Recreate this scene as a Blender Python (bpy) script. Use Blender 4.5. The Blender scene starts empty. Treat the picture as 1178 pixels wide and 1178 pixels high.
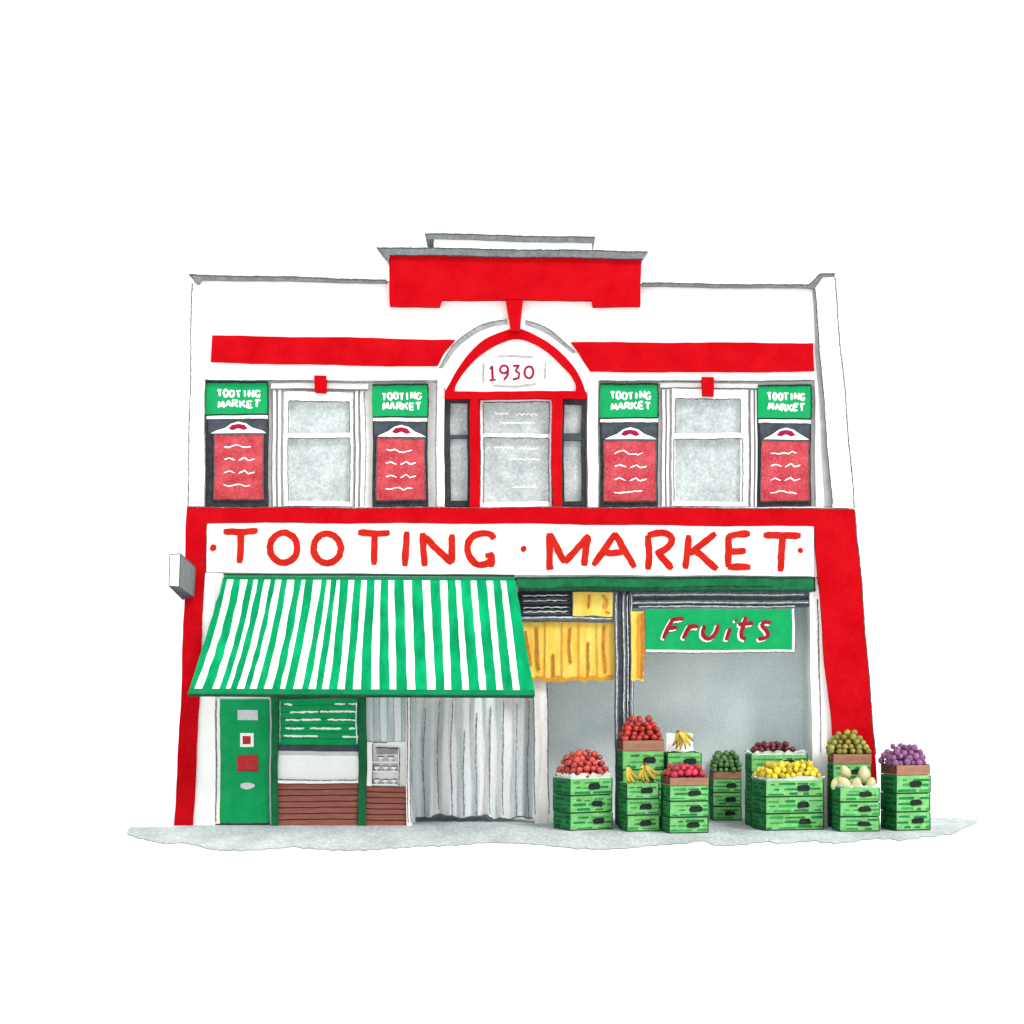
import bpy, bmesh, math, random
from mathutils import Vector, Matrix
random.seed(7)
R = math.radians
C = bpy.context.scene.collection
sc = bpy.context.scene

# ------------------------------------------------------------------ survey of the front
S = 0.012            # metres per survey unit on the facade plane
D, H = 25.0, 2.2     # viewpoint: distance from the facade, eye height
BASE = 949.0

def warp(px, py):
    dx = .42*math.sin(px*.041+py*.053+1) + .14*math.sin(py*.17+px*.03+2.1) + .10*math.sin(py*.47+px*.21)
    dy = .42*math.sin(py*.047+px*.043+.4) + .14*math.sin(px*.16+py*.04+1.3) + .10*math.sin(px*.43+py*.25)
    return px+dx, py+dy

def P(px, py, y, wob=True):
    """facade survey point -> world point in the plane y; py None = on the ground"""
    f = (D+y)/D
    if py is None:
        if wob: px, _ = warp(px, 949)
        return Vector(((px-589)*S*f, y, 0.0))
    if wob: px, py = warp(px, py)
    return Vector(((px-589)*S*f, y, H+((BASE-py)*S-H)*f))

def ground_y(row):
    z0 = (BASE-row)*S
    return D*(H/(H-z0)-1)

def on_ground(px, row, z=0.0):
    f = H/(H-(BASE-row)*S)
    return Vector(((px-589)*S*f, D*(f-1), z))

# ------------------------------------------------------------------ materials
def lin(c):
    return tuple(((v/255)/12.92 if v/255 <= .04045 else ((v/255+.055)/1.055)**2.4) for v in c)

MATS = {}
def mat(name, rgb, var=.16, scale=2.5, stretch=(1,1,1), rough=.75, grain=.10, gscale=55, bump=.25, hue=None, spec=.25, contrast=.5, ka=None, gran=.05, rnd=None, gstretch=None):
    if name in MATS: return MATS[name]
    m = bpy.data.materials.new(name); m.use_nodes = True
    nt = m.node_tree; N = nt.nodes; L = nt.links
    b = N['Principled BSDF']
    b.inputs['Roughness'].default_value = rough
    b.inputs['Specular IOR Level'].default_value = spec
    tc = N.new('ShaderNodeTexCoord'); mp = N.new('ShaderNodeMapping')
    mp.inputs['Scale'].default_value = stretch
    L.new(tc.outputs['Object'], mp.inputs['Vector'])
    n1 = N.new('ShaderNodeTexNoise'); n1.inputs['Scale'].default_value = scale; n1.inputs['Detail'].default_value = 5
    n1.inputs['Roughness'].default_value = .62
    L.new(mp.outputs['Vector'], n1.inputs['Vector'])
    r1 = N.new('ShaderNodeValToRGB')
    KA = ka*.9 if ka else (1.0 if min(rgb) > 232 else .63)
    c = tuple(v*KA for v in lin(rgb))
    dark = tuple(v*(1-var) for v in c)
    lite = tuple(min(.97, v*(1+var*.6)+.03*var) for v in c)
    if hue: lite = tuple(v*KA for v in lin(hue))
    r1.color_ramp.elements[0].position = .5-contrast*.36; r1.color_ramp.elements[0].color = (*dark, 1)
    r1.color_ramp.elements[1].position = .5+contrast*.36; r1.color_ramp.elements[1].color = (*lite, 1)
    L.new(n1.outputs['Fac'], r1.inputs['Fac'])
    n2 = N.new('ShaderNodeTexNoise'); n2.inputs['Scale'].default_value = gscale; n2.inputs['Detail'].default_value = 3
    if gstretch:
        mg = N.new('ShaderNodeMapping'); mg.inputs['Scale'].default_value = gstretch
        L.new(tc.outputs['Object'], mg.inputs['Vector']); L.new(mg.outputs['Vector'], n2.inputs['Vector'])
    else: L.new(tc.outputs['Object'], n2.inputs['Vector'])
    r2 = N.new('ShaderNodeValToRGB')
    r2.color_ramp.elements[0].position = .55; r2.color_ramp.elements[0].color = (0,0,0,1)
    r2.color_ramp.elements[1].position = .78; r2.color_ramp.elements[1].color = (grain,grain,grain,1)
    L.new(n2.outputs['Fac'], r2.inputs['Fac'])
    mx = N.new('ShaderNodeMix'); mx.data_type = 'RGBA'
    L.new(r2.outputs['Color'], mx.inputs['Factor'])
    L.new(r1.outputs['Color'], mx.inputs[6])
    mx.inputs[7].default_value = (*[min(.95, v*1.2+.35) for v in c], 1)
    gm = N.new('ShaderNodeMapRange'); gm.inputs[1].default_value=.32; gm.inputs[2].default_value=.68
    gm.inputs[3].default_value=1-gran; gm.inputs[4].default_value=1+gran*.7
    n3 = N.new('ShaderNodeTexNoise'); n3.inputs['Scale'].default_value = gscale*.8; n3.inputs['Detail'].default_value = 2
    L.new(n2.inputs['Vector'].links[0].from_socket, n3.inputs['Vector']); L.new(n3.outputs['Fac'], gm.inputs[0])
    ml = N.new('ShaderNodeMix'); ml.data_type='RGBA'; ml.blend_type='MULTIPLY'; ml.inputs['Factor'].default_value=1
    L.new(mx.outputs[2], ml.inputs[6]); L.new(gm.outputs[0], ml.inputs[7])
    out = ml.outputs[2]
    if rnd:
        oi = N.new('ShaderNodeObjectInfo'); mr = N.new('ShaderNodeMix'); mr.data_type='RGBA'
        L.new(oi.outputs['Random'], mr.inputs['Factor'])
        mr.inputs[6].default_value=(.62,.62,.62,1); mr.inputs[7].default_value=(*rnd,1)
        m2 = N.new('ShaderNodeMix'); m2.data_type='RGBA'; m2.blend_type='MULTIPLY'; m2.inputs['Factor'].default_value=1
        L.new(out, m2.inputs[6]); L.new(mr.outputs[2], m2.inputs[7]); out = m2.outputs[2]
    L.new(out, b.inputs['Base Color'])
    bp = N.new('ShaderNodeBump'); bp.inputs['Strength'].default_value = bump; bp.inputs['Distance'].default_value = .01
    L.new(n2.outputs['Fac'], bp.inputs['Height'])
    L.new(bp.outputs['Normal'], b.inputs['Normal'])
    MATS[name] = m
    return m

WHITE   = mat('white_render', (249,248,246), var=.025, grain=0, bump=.06)
WHITE2  = mat('white_gloss_paint', (246,246,244), var=.04, grain=0, bump=.08, rough=.5)
PLASTER = mat('aged_plaster', (242,242,240), var=.08, scale=6, grain=.1, bump=.2)
INK     = mat('ink_outline', (98,98,102), var=.4, scale=20, grain=.45, gscale=70)  # colour of the drawn outlines, laid as thin strips
PENCIL  = mat('pencil_outline', (128,128,130), var=.3, scale=18, grain=.5, gscale=70)
LEAD    = mat('lead_flashing', (136,143,147), gran=.2, var=.28, scale=9, grain=.25, gscale=60)
RED     = mat('red_paint', (224,2,20), var=.10, gran=.10, scale=2.6, grain=.02, gscale=70, bump=.10, rough=.7, spec=.02)
LETTER  = mat('orange_red_paint', (228,32,12), var=.16, scale=9, grain=.06, spec=.1)
CRIMSON = mat('crimson_paint', (186,18,74), var=.2, scale=12, spec=.1)
MAROON  = mat('maroon_paint', (178,22,42), var=.28, scale=14, grain=.12, spec=.1)
GREEN   = mat('green_paint', (2,166,94), var=.14, ka=.92, scale=4, grain=.04, bump=.1, spec=.15)
GREEN_D = mat('dark_green_paint', (6,124,72), var=.25, scale=6, grain=.05, spec=.15)
GREEN_DD= mat('deep_green_paint', (14,74,52), var=.3, scale=8, grain=.08, spec=.15)
AWN_G   = mat('green_canvas', (0,162,96), var=.24, scale=1.9, stretch=(2.2,1,.7), grain=.03, bump=.15, hue=(8,208,134), spec=.05, rough=.9)
AWN_B   = mat('green_canvas_hem', (8,150,92), var=.2, scale=4, grain=.03, bump=.15, spec=.05, rough=.9)
AWN_W   = mat('white_canvas', (250,252,249), var=.05, scale=2, grain=0, bump=.12, spec=.05, rough=.9)
GLASS   = mat('window_glass', (194,206,207), var=.20, scale=3.2, ka=.88, gran=.17, grain=.3, gscale=36, bump=.30, rough=.3, hue=(212,223,223))
SLATE   = mat('slate_paint', (72,82,92), var=.35, scale=8, grain=.12, gscale=60)
FRAME_D = mat('dark_frame_paint', (50,52,58), var=.35, scale=10, grain=.14, gscale=60)
STEEL   = mat('grey_steel', (112,122,130), var=.35, scale=5, stretch=(4,4,1), grain=.3, gscale=45)
STEELL  = mat('pale_steel', (210,215,218), ka=1.0, var=.15, scale=6, grain=.3)
POSTER  = mat('red_poster', (228,44,62), var=.26, gran=.08, ka=.70, scale=4, grain=.30, gscale=40, hue=(238,98,108))
INTERIOR= mat('shop_wall_paint', (236,251,255), var=.13, gran=.08, scale=1.3, grain=.35, gscale=34, bump=.35)
CONCRETE= mat('pavement_stone', (200,213,214), ka=.88, var=.22, gran=.16, gstretch=(1,.22,1), stretch=(1,.3,1), scale=1.6, grain=.5, gscale=26, bump=.6, hue=(222,232,234))
PAVEDGE = mat('pavement_edge', (168,176,179), var=.35, scale=4)
SNOW    = mat('white_paving', (250,250,250), var=.01, grain=0, bump=0, spec=0)
YELLOW  = mat('yellow_tarp', (255,202,62), ka=.92, var=.10, scale=2.4, stretch=(5,5,.8), grain=.12, gscale=40, hue=(255,224,112))
ORANGE  = mat('orange_stain', (226,140,44), var=.25, scale=9, grain=.1)
TARPD   = mat('ochre_tarp', (244,172,44), var=.2, scale=3, stretch=(6,6,1), grain=.1)
BROWN   = mat('brown_boards', (166,98,84), ka=.85, gran=.1, var=.26, scale=3, stretch=(1,1,14), grain=.16, gscale=55)
BROWN_D = mat('brown_board_gap', (112,54,44), var=.25, scale=5)
PLYTRAY = mat('tray_wood', (192,138,112), var=.2, scale=6, stretch=(1,1,4), grain=.15)
PLYDARK = mat('tray_end_wood', (112,62,50), var=.3, scale=9, grain=.1)
CURTAIN = mat('grey_curtain', (228,241,247), var=.20, ka=1.08, gran=.07, scale=2.0, stretch=(4,1,.35), grain=.3, gscale=34, bump=.3, hue=(240,236,234))
STRIPG  = mat('grey_strip', (206,218,224), ka=1.0, gran=.1, var=.25, scale=3, stretch=(5,1,.6), grain=.3)
CR_L    = mat('crate_light_green', (134,216,128), ka=.85, var=.26, gran=.1, scale=8, grain=.12, gscale=40, spec=.2)
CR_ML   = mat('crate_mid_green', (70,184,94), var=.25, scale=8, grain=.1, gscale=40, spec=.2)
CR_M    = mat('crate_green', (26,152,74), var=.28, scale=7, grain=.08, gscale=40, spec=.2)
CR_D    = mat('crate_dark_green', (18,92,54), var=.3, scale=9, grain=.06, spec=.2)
GRIP    = mat('crate_grip', (24,40,30), var=.3, scale=9, grain=.06)
PAPER   = mat('crumpled_paper', (236,238,238), var=.12, scale=7, grain=.2, gscale=40, bump=.5)
def fruit(name, rgb, hue=None, var=.25):
    return mat(name, rgb, rnd=(1.22,1.3,1.34), ka=.8, gran=.06, var=var, scale=14, grain=.18, gscale=60, bump=.15, rough=.35, hue=hue, spec=.5)
F_TOM = fruit('tomato_skin', (222,58,50), (240,96,84)); F_TOM2 = fruit('deep_tomato_skin', (208,30,32), (230,66,56))
F_APP = fruit('apple_skin', (214,20,52), (236,64,92)); F_LIME = fruit('lime_skin', (84,140,70), (120,170,96))
F_CHE = fruit('cherry_skin', (110,26,44), (146,50,66)); F_LEM = fruit('lemon_skin', (248,212,14), (252,230,60), .15)
F_MEL = fruit('melon_skin', (246,244,160), (250,248,200), .15); F_GAG = fruit('greengage_skin', (160,154,40), (190,184,84))
F_PLU = fruit('plum_skin', (140,70,128), (172,108,160)); F_BAN = fruit('banana_skin', (246,204,44), (250,224,96), .2)
F_TIP = mat('banana_tip', (90,66,30), var=.2)

# ------------------------------------------------------------------ mesh builder
class MB:
    def __init__(s): s.v=[]; s.f=[]; s.m=[]; s.mats=[]
    def mi(s, m):
        if m not in s.mats: s.mats.append(m)
        return s.mats.index(m)
    def add(s, verts, faces, m):
        o=len(s.v); s.v += [Vector(v) for v in verts]
        k=s.mi(m)
        for f in faces: s.f.append([o+i for i in f]); s.m.append(k)
        return s
    def prism3(s, loop, back, m, side=None):
        """front loop of world points extruded straight back to y = back"""
        n=len(loop); bk=[Vector((p.x, back, p.z)) for p in loop]
        s.add(loop+bk, [list(range(n)), list(range(2*n-1, n-1, -1))], m)
        s.add(loop+bk, [[i,(i+1)%n,n+(i+1)%n,n+i] for i in range(n)], side or m)
        return s
    def prism(s, pts, y, back, m, side=None, step=9, wob=True):
        loop=[]
        n=len(pts)
        for i in range(n):
            a, b = pts[i], pts[(i+1)%n]
            ya = 949 if a[1] is None else a[1]; yb = 949 if b[1] is None else b[1]
            if a[1] is None and b[1] is None: k=1
            else: k=max(1, int(math.hypot(b[0]-a[0], yb-ya)/step))
            for j in range(k):
                t=j/k
                if j==0: loop.append(P(a[0], a[1], y, wob))
                else:
                    w=P(a[0]+(b[0]-a[0])*t, ya+(yb-ya)*t, y, wob)
                    w.z=max(w.z, 0.0); loop.append(w)
        return s.prism3(loop, back, m, side)
    def rect(s, x0, y0, x1, y1, y, back, m, side=None, **k):
        return s.prism([(x0,y0),(x1,y0),(x1,y1),(x0,y1)], y, back, m, side, **k)
    def frame(s, o, i, y, back, m, side=None):
        """rectangular frame between two rects (x0,y0,x1,y1): four butted members"""
        ox0,oy0,ox1,oy1=o; ix0,iy0,ix1,iy1=i
        s.rect(ox0,oy0,ix0,oy1,y,back,m,side); s.rect(ix1,oy0,ox1,oy1,y,back,m,side)
        s.rect(ix0,oy0,ix1,iy0,y,back,m,side); s.rect(ix0,iy1,ix1,oy1,y,back,m,side)
        return s
    def stroke(s, pts, w, y, m, th=.006, rough=.12, closed=False, wob=True, smooth=0, seed=None, cap=True):
        """brush line through survey points, w units wide, standing proud by th"""
        rnd=random.Random(seed if seed is not None else int(pts[0][0]*31+pts[0][1]*17))
        for _ in range(smooth):
            q=[]
            n=len(pts)
            for i in range(n if closed else n-1):
                a,b=pts[i],pts[(i+1)%n]
                q += [(a[0]*.75+b[0]*.25,a[1]*.75+b[1]*.25),(a[0]*.25+b[0]*.75,a[1]*.25+b[1]*.75)]
            if not closed: q=[pts[0]]+q+[pts[-1]]
            pts=q
        q=[]
        n=len(pts); st=max(2.0,w*.6)
        for i in range(n if closed else n-1):
            a,b=pts[i],pts[(i+1)%n]; k=max(1,int(math.hypot(b[0]-a[0],b[1]-a[1])/st))
            q += [(a[0]+(b[0]-a[0])*j/k, a[1]+(b[1]-a[1])*j/k) for j in range(k)]
        if not closed: q.append(pts[-1])
        n=len(q); Lp=[]; Rp=[]
        for i in range(n):
            a=q[(i-1)%n] if closed else q[max(0,i-1)]; b=q[(i+1)%n] if closed else q[min(n-1,i+1)]
            dx,dy=b[0]-a[0],b[1]-a[1]; l=math.hypot(dx,dy) or 1
            nx,ny=-dy/l,dx/l
            wl=w*.5*(1+rnd.uniform(-rough,rough)); wr=w*.5*(1+rnd.uniform(-rough,rough))
            if cap and not closed and i in (0,n-1): wl*=.72; wr*=.72
            Lp.append((q[i][0]+nx*wl,q[i][1]+ny*wl)); Rp.append((q[i][0]-nx*wr,q[i][1]-ny*wr))
        LF=[P(*p,y,wob) for p in Lp]; RF=[P(*p,y,wob) for p in Rp]
        LB=[v+Vector((0,th,0)) for v in LF]; RB=[v+Vector((0,th,0)) for v in RF]
        fs=[]
        for i in range(n if closed else n-1):
            j=(i+1)%n
            fs += [[i,j,n+j,n+i],[i,2*n+i,2*n+j,j],[n+i,n+j,3*n+j,3*n+i]]
        if not closed: fs += [[0,n,3*n,2*n],[n-1,3*n-1,4*n-1,2*n-1]]
        return s.add(LF+RF+LB+RB, fs, m)
    def dot(s, cx, cy, r, y, m, th=.006, ry=None):
        pts=[(cx+r*math.cos(a*.5236)*random.uniform(.9,1.1), cy+(ry or r)*math.sin(a*.5236)*random.uniform(.9,1.1)) for a in range(12)]
        return s.prism(pts, y, y+th, m, step=99)
    def box(s, x0,y0,z0,x1,y1,z1, m, M=None):
        v=[Vector(p) for p in ((x0,y0,z0),(x1,y0,z0),(x1,y1,z0),(x0,y1,z0),(x0,y0,z1),(x1,y0,z1),(x1,y1,z1),(x0,y1,z1))]
        if M: v=[M@p for p in v]
        return s.add(v, [[0,3,2,1],[4,5,6,7],[0,1,5,4],[1,2,6,5],[2,3,7,6],[3,0,4,7]], m)
    def tube(s, pts, rad, m, n=8, cap=True):
        rings=[]; pts=[Vector(p) for p in pts]
        rads=rad if isinstance(rad,(list,tuple)) else [rad]*len(pts)
        for i,p in enumerate(pts):
            t=(pts[min(i+1,len(pts)-1)]-pts[max(i-1,0)]).normalized()
            u=t.cross(Vector((0,0,1)) if abs(t.z)<.9 else Vector((1,0,0))).normalized(); w=t.cross(u)
            rings.append([p+(u*math.cos(a*2*math.pi/n)+w*math.sin(a*2*math.pi/n))*rads[i] for a in range(n)])
        fs=[[i*n+a,i*n+(a+1)%n,(i+1)*n+(a+1)%n,(i+1)*n+a] for i in range(len(pts)-1) for a in range(n)]
        if cap: fs += [list(range(n)), [len(pts)*n-1-a for a in range(n)]]
        return s.add([v for r in rings for v in r], fs, m)
    def build(s, name, parent=None, origin=None, smooth=False):
        og=Vector(origin) if origin is not None else (Vector(parent['_o']) if parent and '_o' in parent else Vector((0,0,0)))
        me=bpy.data.meshes.new(name)
        me.from_pydata([v-og for v in s.v], [], s.f)
        for m in s.mats: me.materials.append(m)
        for p,k in zip(me.polygons,s.m): p.material_index=k
        bm=bmesh.new(); bm.from_mesh(me)
        bmesh.ops.recalc_face_normals(bm, faces=bm.faces)
        bm.to_mesh(me); bm.free()
        if smooth:
            for p in me.polygons: p.use_smooth=True
        o=bpy.data.objects.new(name, me); C.objects.link(o)
        o['_o']=list(og)
        if parent: o.parent=parent
        else: o.location=og
        return o

def tag(o, label, cat, group=None, kind=None):
    o['label']=label; o['category']=cat
    if group: o['group']=group
    if kind: o['kind']=kind
    return o
def thing(name, loc, label, cat, group=None):
    o=bpy.data.objects.new(name, None); C.objects.link(o); o.location=loc; o['_o']=list(loc)
    o.empty_display_size=.2
    return tag(o, label, cat, group)

def line(mb, pts, y, m=None, w=1.1, smooth=0):
    return mb.stroke(pts, w, y, m or INK, th=.012, rough=.45, smooth=smooth, cap=False)

# ------------------------------------------------------------------ setting
g=MB(); g.add([(-600,-400,-.012),(600,-400,-.012),(600,900,-.012),(-600,900,-.012)], [[0,1,2,3]], SNOW)
g.build('ground')['kind']='structure'

front=[(147,960),(158,964),(172,967),(190,970),(208,970),(225,971),(238,976),(255,978),(290,978),(312,976),(335,974),(360,976),(395,978),(430,977),
       (455,975),(480,973),(520,972),(560,969),(600,970),(632,972),(655,975),(690,977),(715,976),(750,972),(785,970),(812,967),(822,973),(845,972),
       (880,968),(905,970),(935,967),(960,970),(985,967),(1010,964),(1035,966),(1060,963),(1092,960),(1108,953),(1125,944)]
loop=[]
for i in range(len(front)-1):
    a,b=front[i],front[i+1]; k=max(1,int((b[0]-a[0])/5))
    for j in range(k):
        t=j/k; x=a[0]+(b[0]-a[0])*t; r=a[1]+(b[1]-a[1])*t
        loop.append(on_ground(x, r+.5*math.sin(x*.9)+random.uniform(-.5,.5)))
loop.append(on_ground(1125,944))
loop += [on_ground(1112,941.5),on_ground(1098,940),on_ground(1080,941),on_ground(1062,940.5),on_ground(1040,942)]
loop += [Vector((5.1,.4,0)),Vector((4.16,.4,0)),Vector((4.16,1.2,0)),Vector((-1.45,1.2,0)),Vector((-1.45,.2,0)),Vector((-4.6,.2,0))]
loop += [on_ground(196,951.5),on_ground(180,951),on_ground(165,951.5),on_ground(150,951),on_ground(146,956)]
pv=MB(); n=len(loop); lo=[Vector((p.x,p.y,-.04)) for p in loop]
pv.add(loop,[list(range(n))],CONCRETE); pv.add(loop+lo,[[i,(i+1)%n,n+(i+1)%n,n+i] for i in range(n)],PAVEDGE)
pv.build('pavement')['kind']='structure'

# ------------------------------------------------------------------ the building
bld=thing('market_building',(0,0,0),'white two storey market hall with red bands, stepped parapet and arched centre window','building')
def smooth_path(p, k=4):
    q=[]
    for i in range(len(p)-1):
        a=p[max(i-1,0)]; b=p[i]; c=p[i+1]; d=p[min(i+2,len(p)-1)]
        for j in range(k):
            t=j/k
            q.append(tuple(.5*(2*b[n]+(c[n]-a[n])*t+(2*a[n]-5*b[n]+4*c[n]-d[n])*t*t+(3*b[n]-a[n]-3*c[n]+d[n])*t**3) for n in (0,1)))
    return q+[p[-1]]
arch_out=smooth_path([(503,437),(507,416),(520.6,398),(540,381),(561,371),(584,367.5),(604,368),(622,373),(638,382),(654,397),(668,413),(684,437)],3)
arch_old=[(503,437),(508,424),(515,411),(525,398),(537,387),(552,379),(570,373),(590,370),(610,370.5),(628,375),(645,384),(658,396),(668,410),(677,425),(684,437)]
w=MB()
# rear mass
w.prism([(224,324),(936,330),(957,583),(972,664),(218,664),(220,583)], .30, 6.0, WHITE)
w.prism([(218,664.3),(473,664.3),(473,None),(210,None)], .30, 1.26, WHITE)
w.prism([(942,664.3),(972,664.3),(1004,None),(946,None)], .05, 1.26, WHITE)
w.prism([(218,664.3),(985,664.3),(1004,None),(210,None)], 1.27, 6.0, WHITE)
# front skin
w.prism([(222,320),(446,325),(738,328),(936,330),(938,384),(940,437),(684,437)]+arch_out[-2:0:-1]+[(503,437),(219,437)], 0, .296, WHITE)
w.prism([(219,437.2),(235,437.2),(235,583),(216,583)], 0, .296, WHITE)
w.rect(503,437.2,511,583, 0,.296, WHITE)
w.rect(676,437.2,688,583, 0,.296, WHITE)
w.prism([(938,437.2),(941,437.2),(957,583),(939,583)], 0, .296, WHITE)
w.prism([(216,583.3),(975,583.3),(978,663.5),(212,663.5)], 0, .296, WHITE)
w.prism([(228,659),(247.5,659),(247.5,None),(220,None)], -.045, .296, WHITE2)
w.prism([(247.8,664),(311,664),(311,805),(247.8,805)], .02, .296, WHITE2)
w.prism([(247.8,660),(262,660),(258,780),(247.8,780)], -.044, .019, WHITE2)
w.prism([(311.3,664),(473,664),(473,800),(311.3,800)], .02, .296, PLASTER)
w.prism([(931,664.5),(941.5,664.5),(946,None),(936,None)], .03, .30, WHITE2)
w.prism([(942,664.5),(965,664.5),(985,None),(946.5,None)], .0, .049, WHITE2)
# drawn ink outlines along the free edges
line(w, [(220.5,326),(219,437),(216,583)], -.006)
line(w, [(236,440),(235.5,583)], -.004, PENCIL); line(w,[(234,437),(300,437.5),(356,438.5)],-.004); line(w,[(382,439),(440,439.5),(503,440)],-.004,PENCIL)
line(w, [(502,440),(501,583)], -.004, PENCIL, .9); line(w, [(688.5,439),(688.5,583)], -.004, PENCIL, .9)
line(w, [(690,438),(760,438.5),(803,439)], -.004); line(w,[(826,438.5),(880,438.5),(934,438)],-.004)
line(w, [(249,806),(247,None or 948)], .014, PENCIL, .9)
line(w, [(940,690),(943,780),(945,865)], .024, INK, 1.2)
w.build('wall', bld)

rf=MB(); rf.prism([(224,322),(936,328),(937,331),(224,325)], .31, 5.95, LEAD); rf.build('roof', bld)

bk=MB()   # plaster backs of the two window bays
bk.rect(232,434,505,586,.17,.295,PLASTER); bk.rect(686,434,940,586,.17,.295,PLASTER); bk.rect(508,440,680,586,.17,.295,PLASTER)
# raised mouldings beside the windows
for x0,x1 in ((314,317),(320,323),(409,412),(415,418),(762,765),(767,770),(864,867),(869,871)):
    bk.rect(x0,448,x1,582.5,.10,.171,WHITE2)
bk.rect(312,441,424,447,.08,.171,PLASTER); bk.rect(760,441,872,446,.08,.171,PLASTER)
for x in (312.5,318.5,407.5,413.5,420,760.5,766,863,868): line(bk,[(x,450),(x+.5,515),(x,582)],.094,PENCIL,.8)
line(bk,[(312,448),(424,449)],.074,PENCIL,.9); line(bk,[(760,447),(872,447)],.074,PENCIL,.9)
bk.build('window_bay', bld)

pr=MB()   # right hand pier, standing forward and splayed
pr.prism([(938,331),(947,319),(960,318.5),(971,440),(983,584),(958,584),(950,490),(943,400)], -.06, .9, WHITE)
line(pr,[(960.3,319),(966,390),(972,450),(983,584)],-.066); line(pr,[(937.5,331),(943,400),(950,490),(957.5,580)],-.066)
pr.build('pier', bld)
sh=MB(); sh.prism([(934.5,332),(938,331),(943,400),(950,490),(957,583),(949,583),(944,490),(939,410)],-.02,.004,PENCIL and mat('shade_and_border_grey',(196,197,198),var=.2,scale=6,grain=.4))  # grey shade beside the pier, painted as its own thin strip
sh.build('pier_shade_strip', bld)

cp=MB(); cp.prism([(217,316),(330,318.6),(445,322),(445,325.5),(231,321.6),(228,327)],-.06,.34,LEAD)
line(cp,[(217,316),(330,318.6),(445,322)],-.066,INK,1.2); line(cp,[(217,316),(227,327)],-.066,INK,1.1); cp.build('coping', bld)
cp=MB(); cp.prism([(739,325.5),(931,328),(943,315),(960,315),(960,319),(946,319.5),(936,333),(931,331.5),(739,329.3)],-.06,.34,LEAD)
line(cp,[(739,325.5),(931,328),(943,315),(961,315)],-.066,INK,1.1); line(cp,[(739,329.3),(931,331.8)],-.066,PENCIL,.9); cp.build('coping', bld)

pp=MB()
pp.prism([(448,293),(738,297),(737,352),(682,352),(681,344.5),(602,344.5),(582,344.5),(508,344),(505,352),(448,352)],-.13,.10,RED)
pnl=pp.build('parapet_panel', bld)
k=MB(); k.prism([(582,345),(602,345),(599,366),(598,381),(587,381),(585,366)],-.12,.02,RED); k.build('keystone', pnl)
co=MB(); co.prism([(433,284.5),(746,289.3),(740,297.5),(448,293),(446.5,300.5)],-.17,.16,LEAD,PLASTER)
line(co,[(433,284.5),(590,286.8),(746,289.3)],-.176,INK,1.2); line(co,[(448,293.4),(740,298)],-.176,FRAME_D,1.0); line(co,[(433,284.5),(446.5,300)],-.176,INK,1.1)
co.build('cornice', pnl)
pbk=MB(); pbk.prism([(499,274),(682,277),(682,290.5),(499,288)],-.08,.7,WHITE)
line(pbk,[(499,276),(499,287)],-.086,INK,.9); line(pbk,[(681.5,279),(681.5,289)],-.086,INK,.9); blk=pbk.build('parapet_block', bld)
cap=MB(); cap.prism([(489,268.6),(685,273),(681,279.5),(493,274.6)],-.12,.8,LEAD); line(cap,[(489,268.6),(685,273)],-.126,INK,1.1); cap.build('cap', blk)

for pts in ([(244,386),(390,388),(524,391),(512,404),(503,421),(400,420),(242,416.5)],[(657,393.5),(800,394),(936,394.5),(937,427),(800,428),(677,427),(668,409)]):
    b=MB(); b.prism(pts,-.05,.02,RED); b.build('string_band', bld)

ah=MB()
inner_=[(513,455),(514,443),(520,430),(530,417),(543,403),(558,393),(573,386),(588,380),(600,380),(616,385),(631,393),(645,404),(657,419),(668,436),(673,446)]
inner=smooth_path([(511,456),(517,441),(527,423),(541,405),(557,391),(576,382),(596,378),(616,385),(635,396.5),(651,411),(663,427),(672,446),(673.5,457)],3)
ah.prism(arch_out+[(676,446),(674,457)]+inner[-1:0:-1]+[(512,446),(508,446)],-.055,.03,WHITE)
gr=MB()
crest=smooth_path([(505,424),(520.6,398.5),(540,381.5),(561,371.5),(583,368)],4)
gr.prism(crest+smooth_path([(583,373),(563,377),(545,385.5),(527,399.5),(509,424)],4),-.07,-.05,mat('arch_shade_grey',(176,180,182),var=.25,scale=6,grain=.5,gscale=40))  # shadow along the hood's outer edge, painted as grey strips
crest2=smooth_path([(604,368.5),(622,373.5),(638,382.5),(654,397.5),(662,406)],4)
gr.prism(crest2+smooth_path([(659,407),(650,399),(634,386.5),(620,379),(604,373.5)],4),-.07,-.05,MATS['arch_shade_grey'])
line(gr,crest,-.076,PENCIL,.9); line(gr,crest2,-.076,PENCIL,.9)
hood=ah.build('arch_hood', bld); gr.build('arch_shade_strip', hood)

ra=MB()
io=[(512,458),(513,447),(517,437),(523,428),(532,417),(545,403),(558,394),(573,387),(588,380.5),(600,380.5),(616,386),(631,394),(645,405),(657,420),(667,436),(673,448),(674,458)]
ii=[(522.5,450),(523,446),(526,439),(532,429),(540,420.5),(550,411),(562,403),(577,394),(590,388.5),(600,388.5),(614,394),(628,402),(641,413),(651,425),(658,437),(661,446),(661,450)]
io=smooth_path([(510.5,458),(513,448),(517,441),(527,423),(541,405),(557,391),(576,382),(596,378),(616,385),(635,396.5),(651,411),(663,427),(672,446),(675,458)],3)
ii=smooth_path([(522.5,450),(524.6,441.5),(534,427),(549,411),(567,398.7),(585,391),(600,390),(616,395.6),(633,407),(647,421),(657,433),(662,443.5),(662,450)],3)
ra.prism(io+ii[::-1],-.075,.05,RED)
ra.rect(511,450.2,674.5,458.6,-.074,.05,RED)
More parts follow.
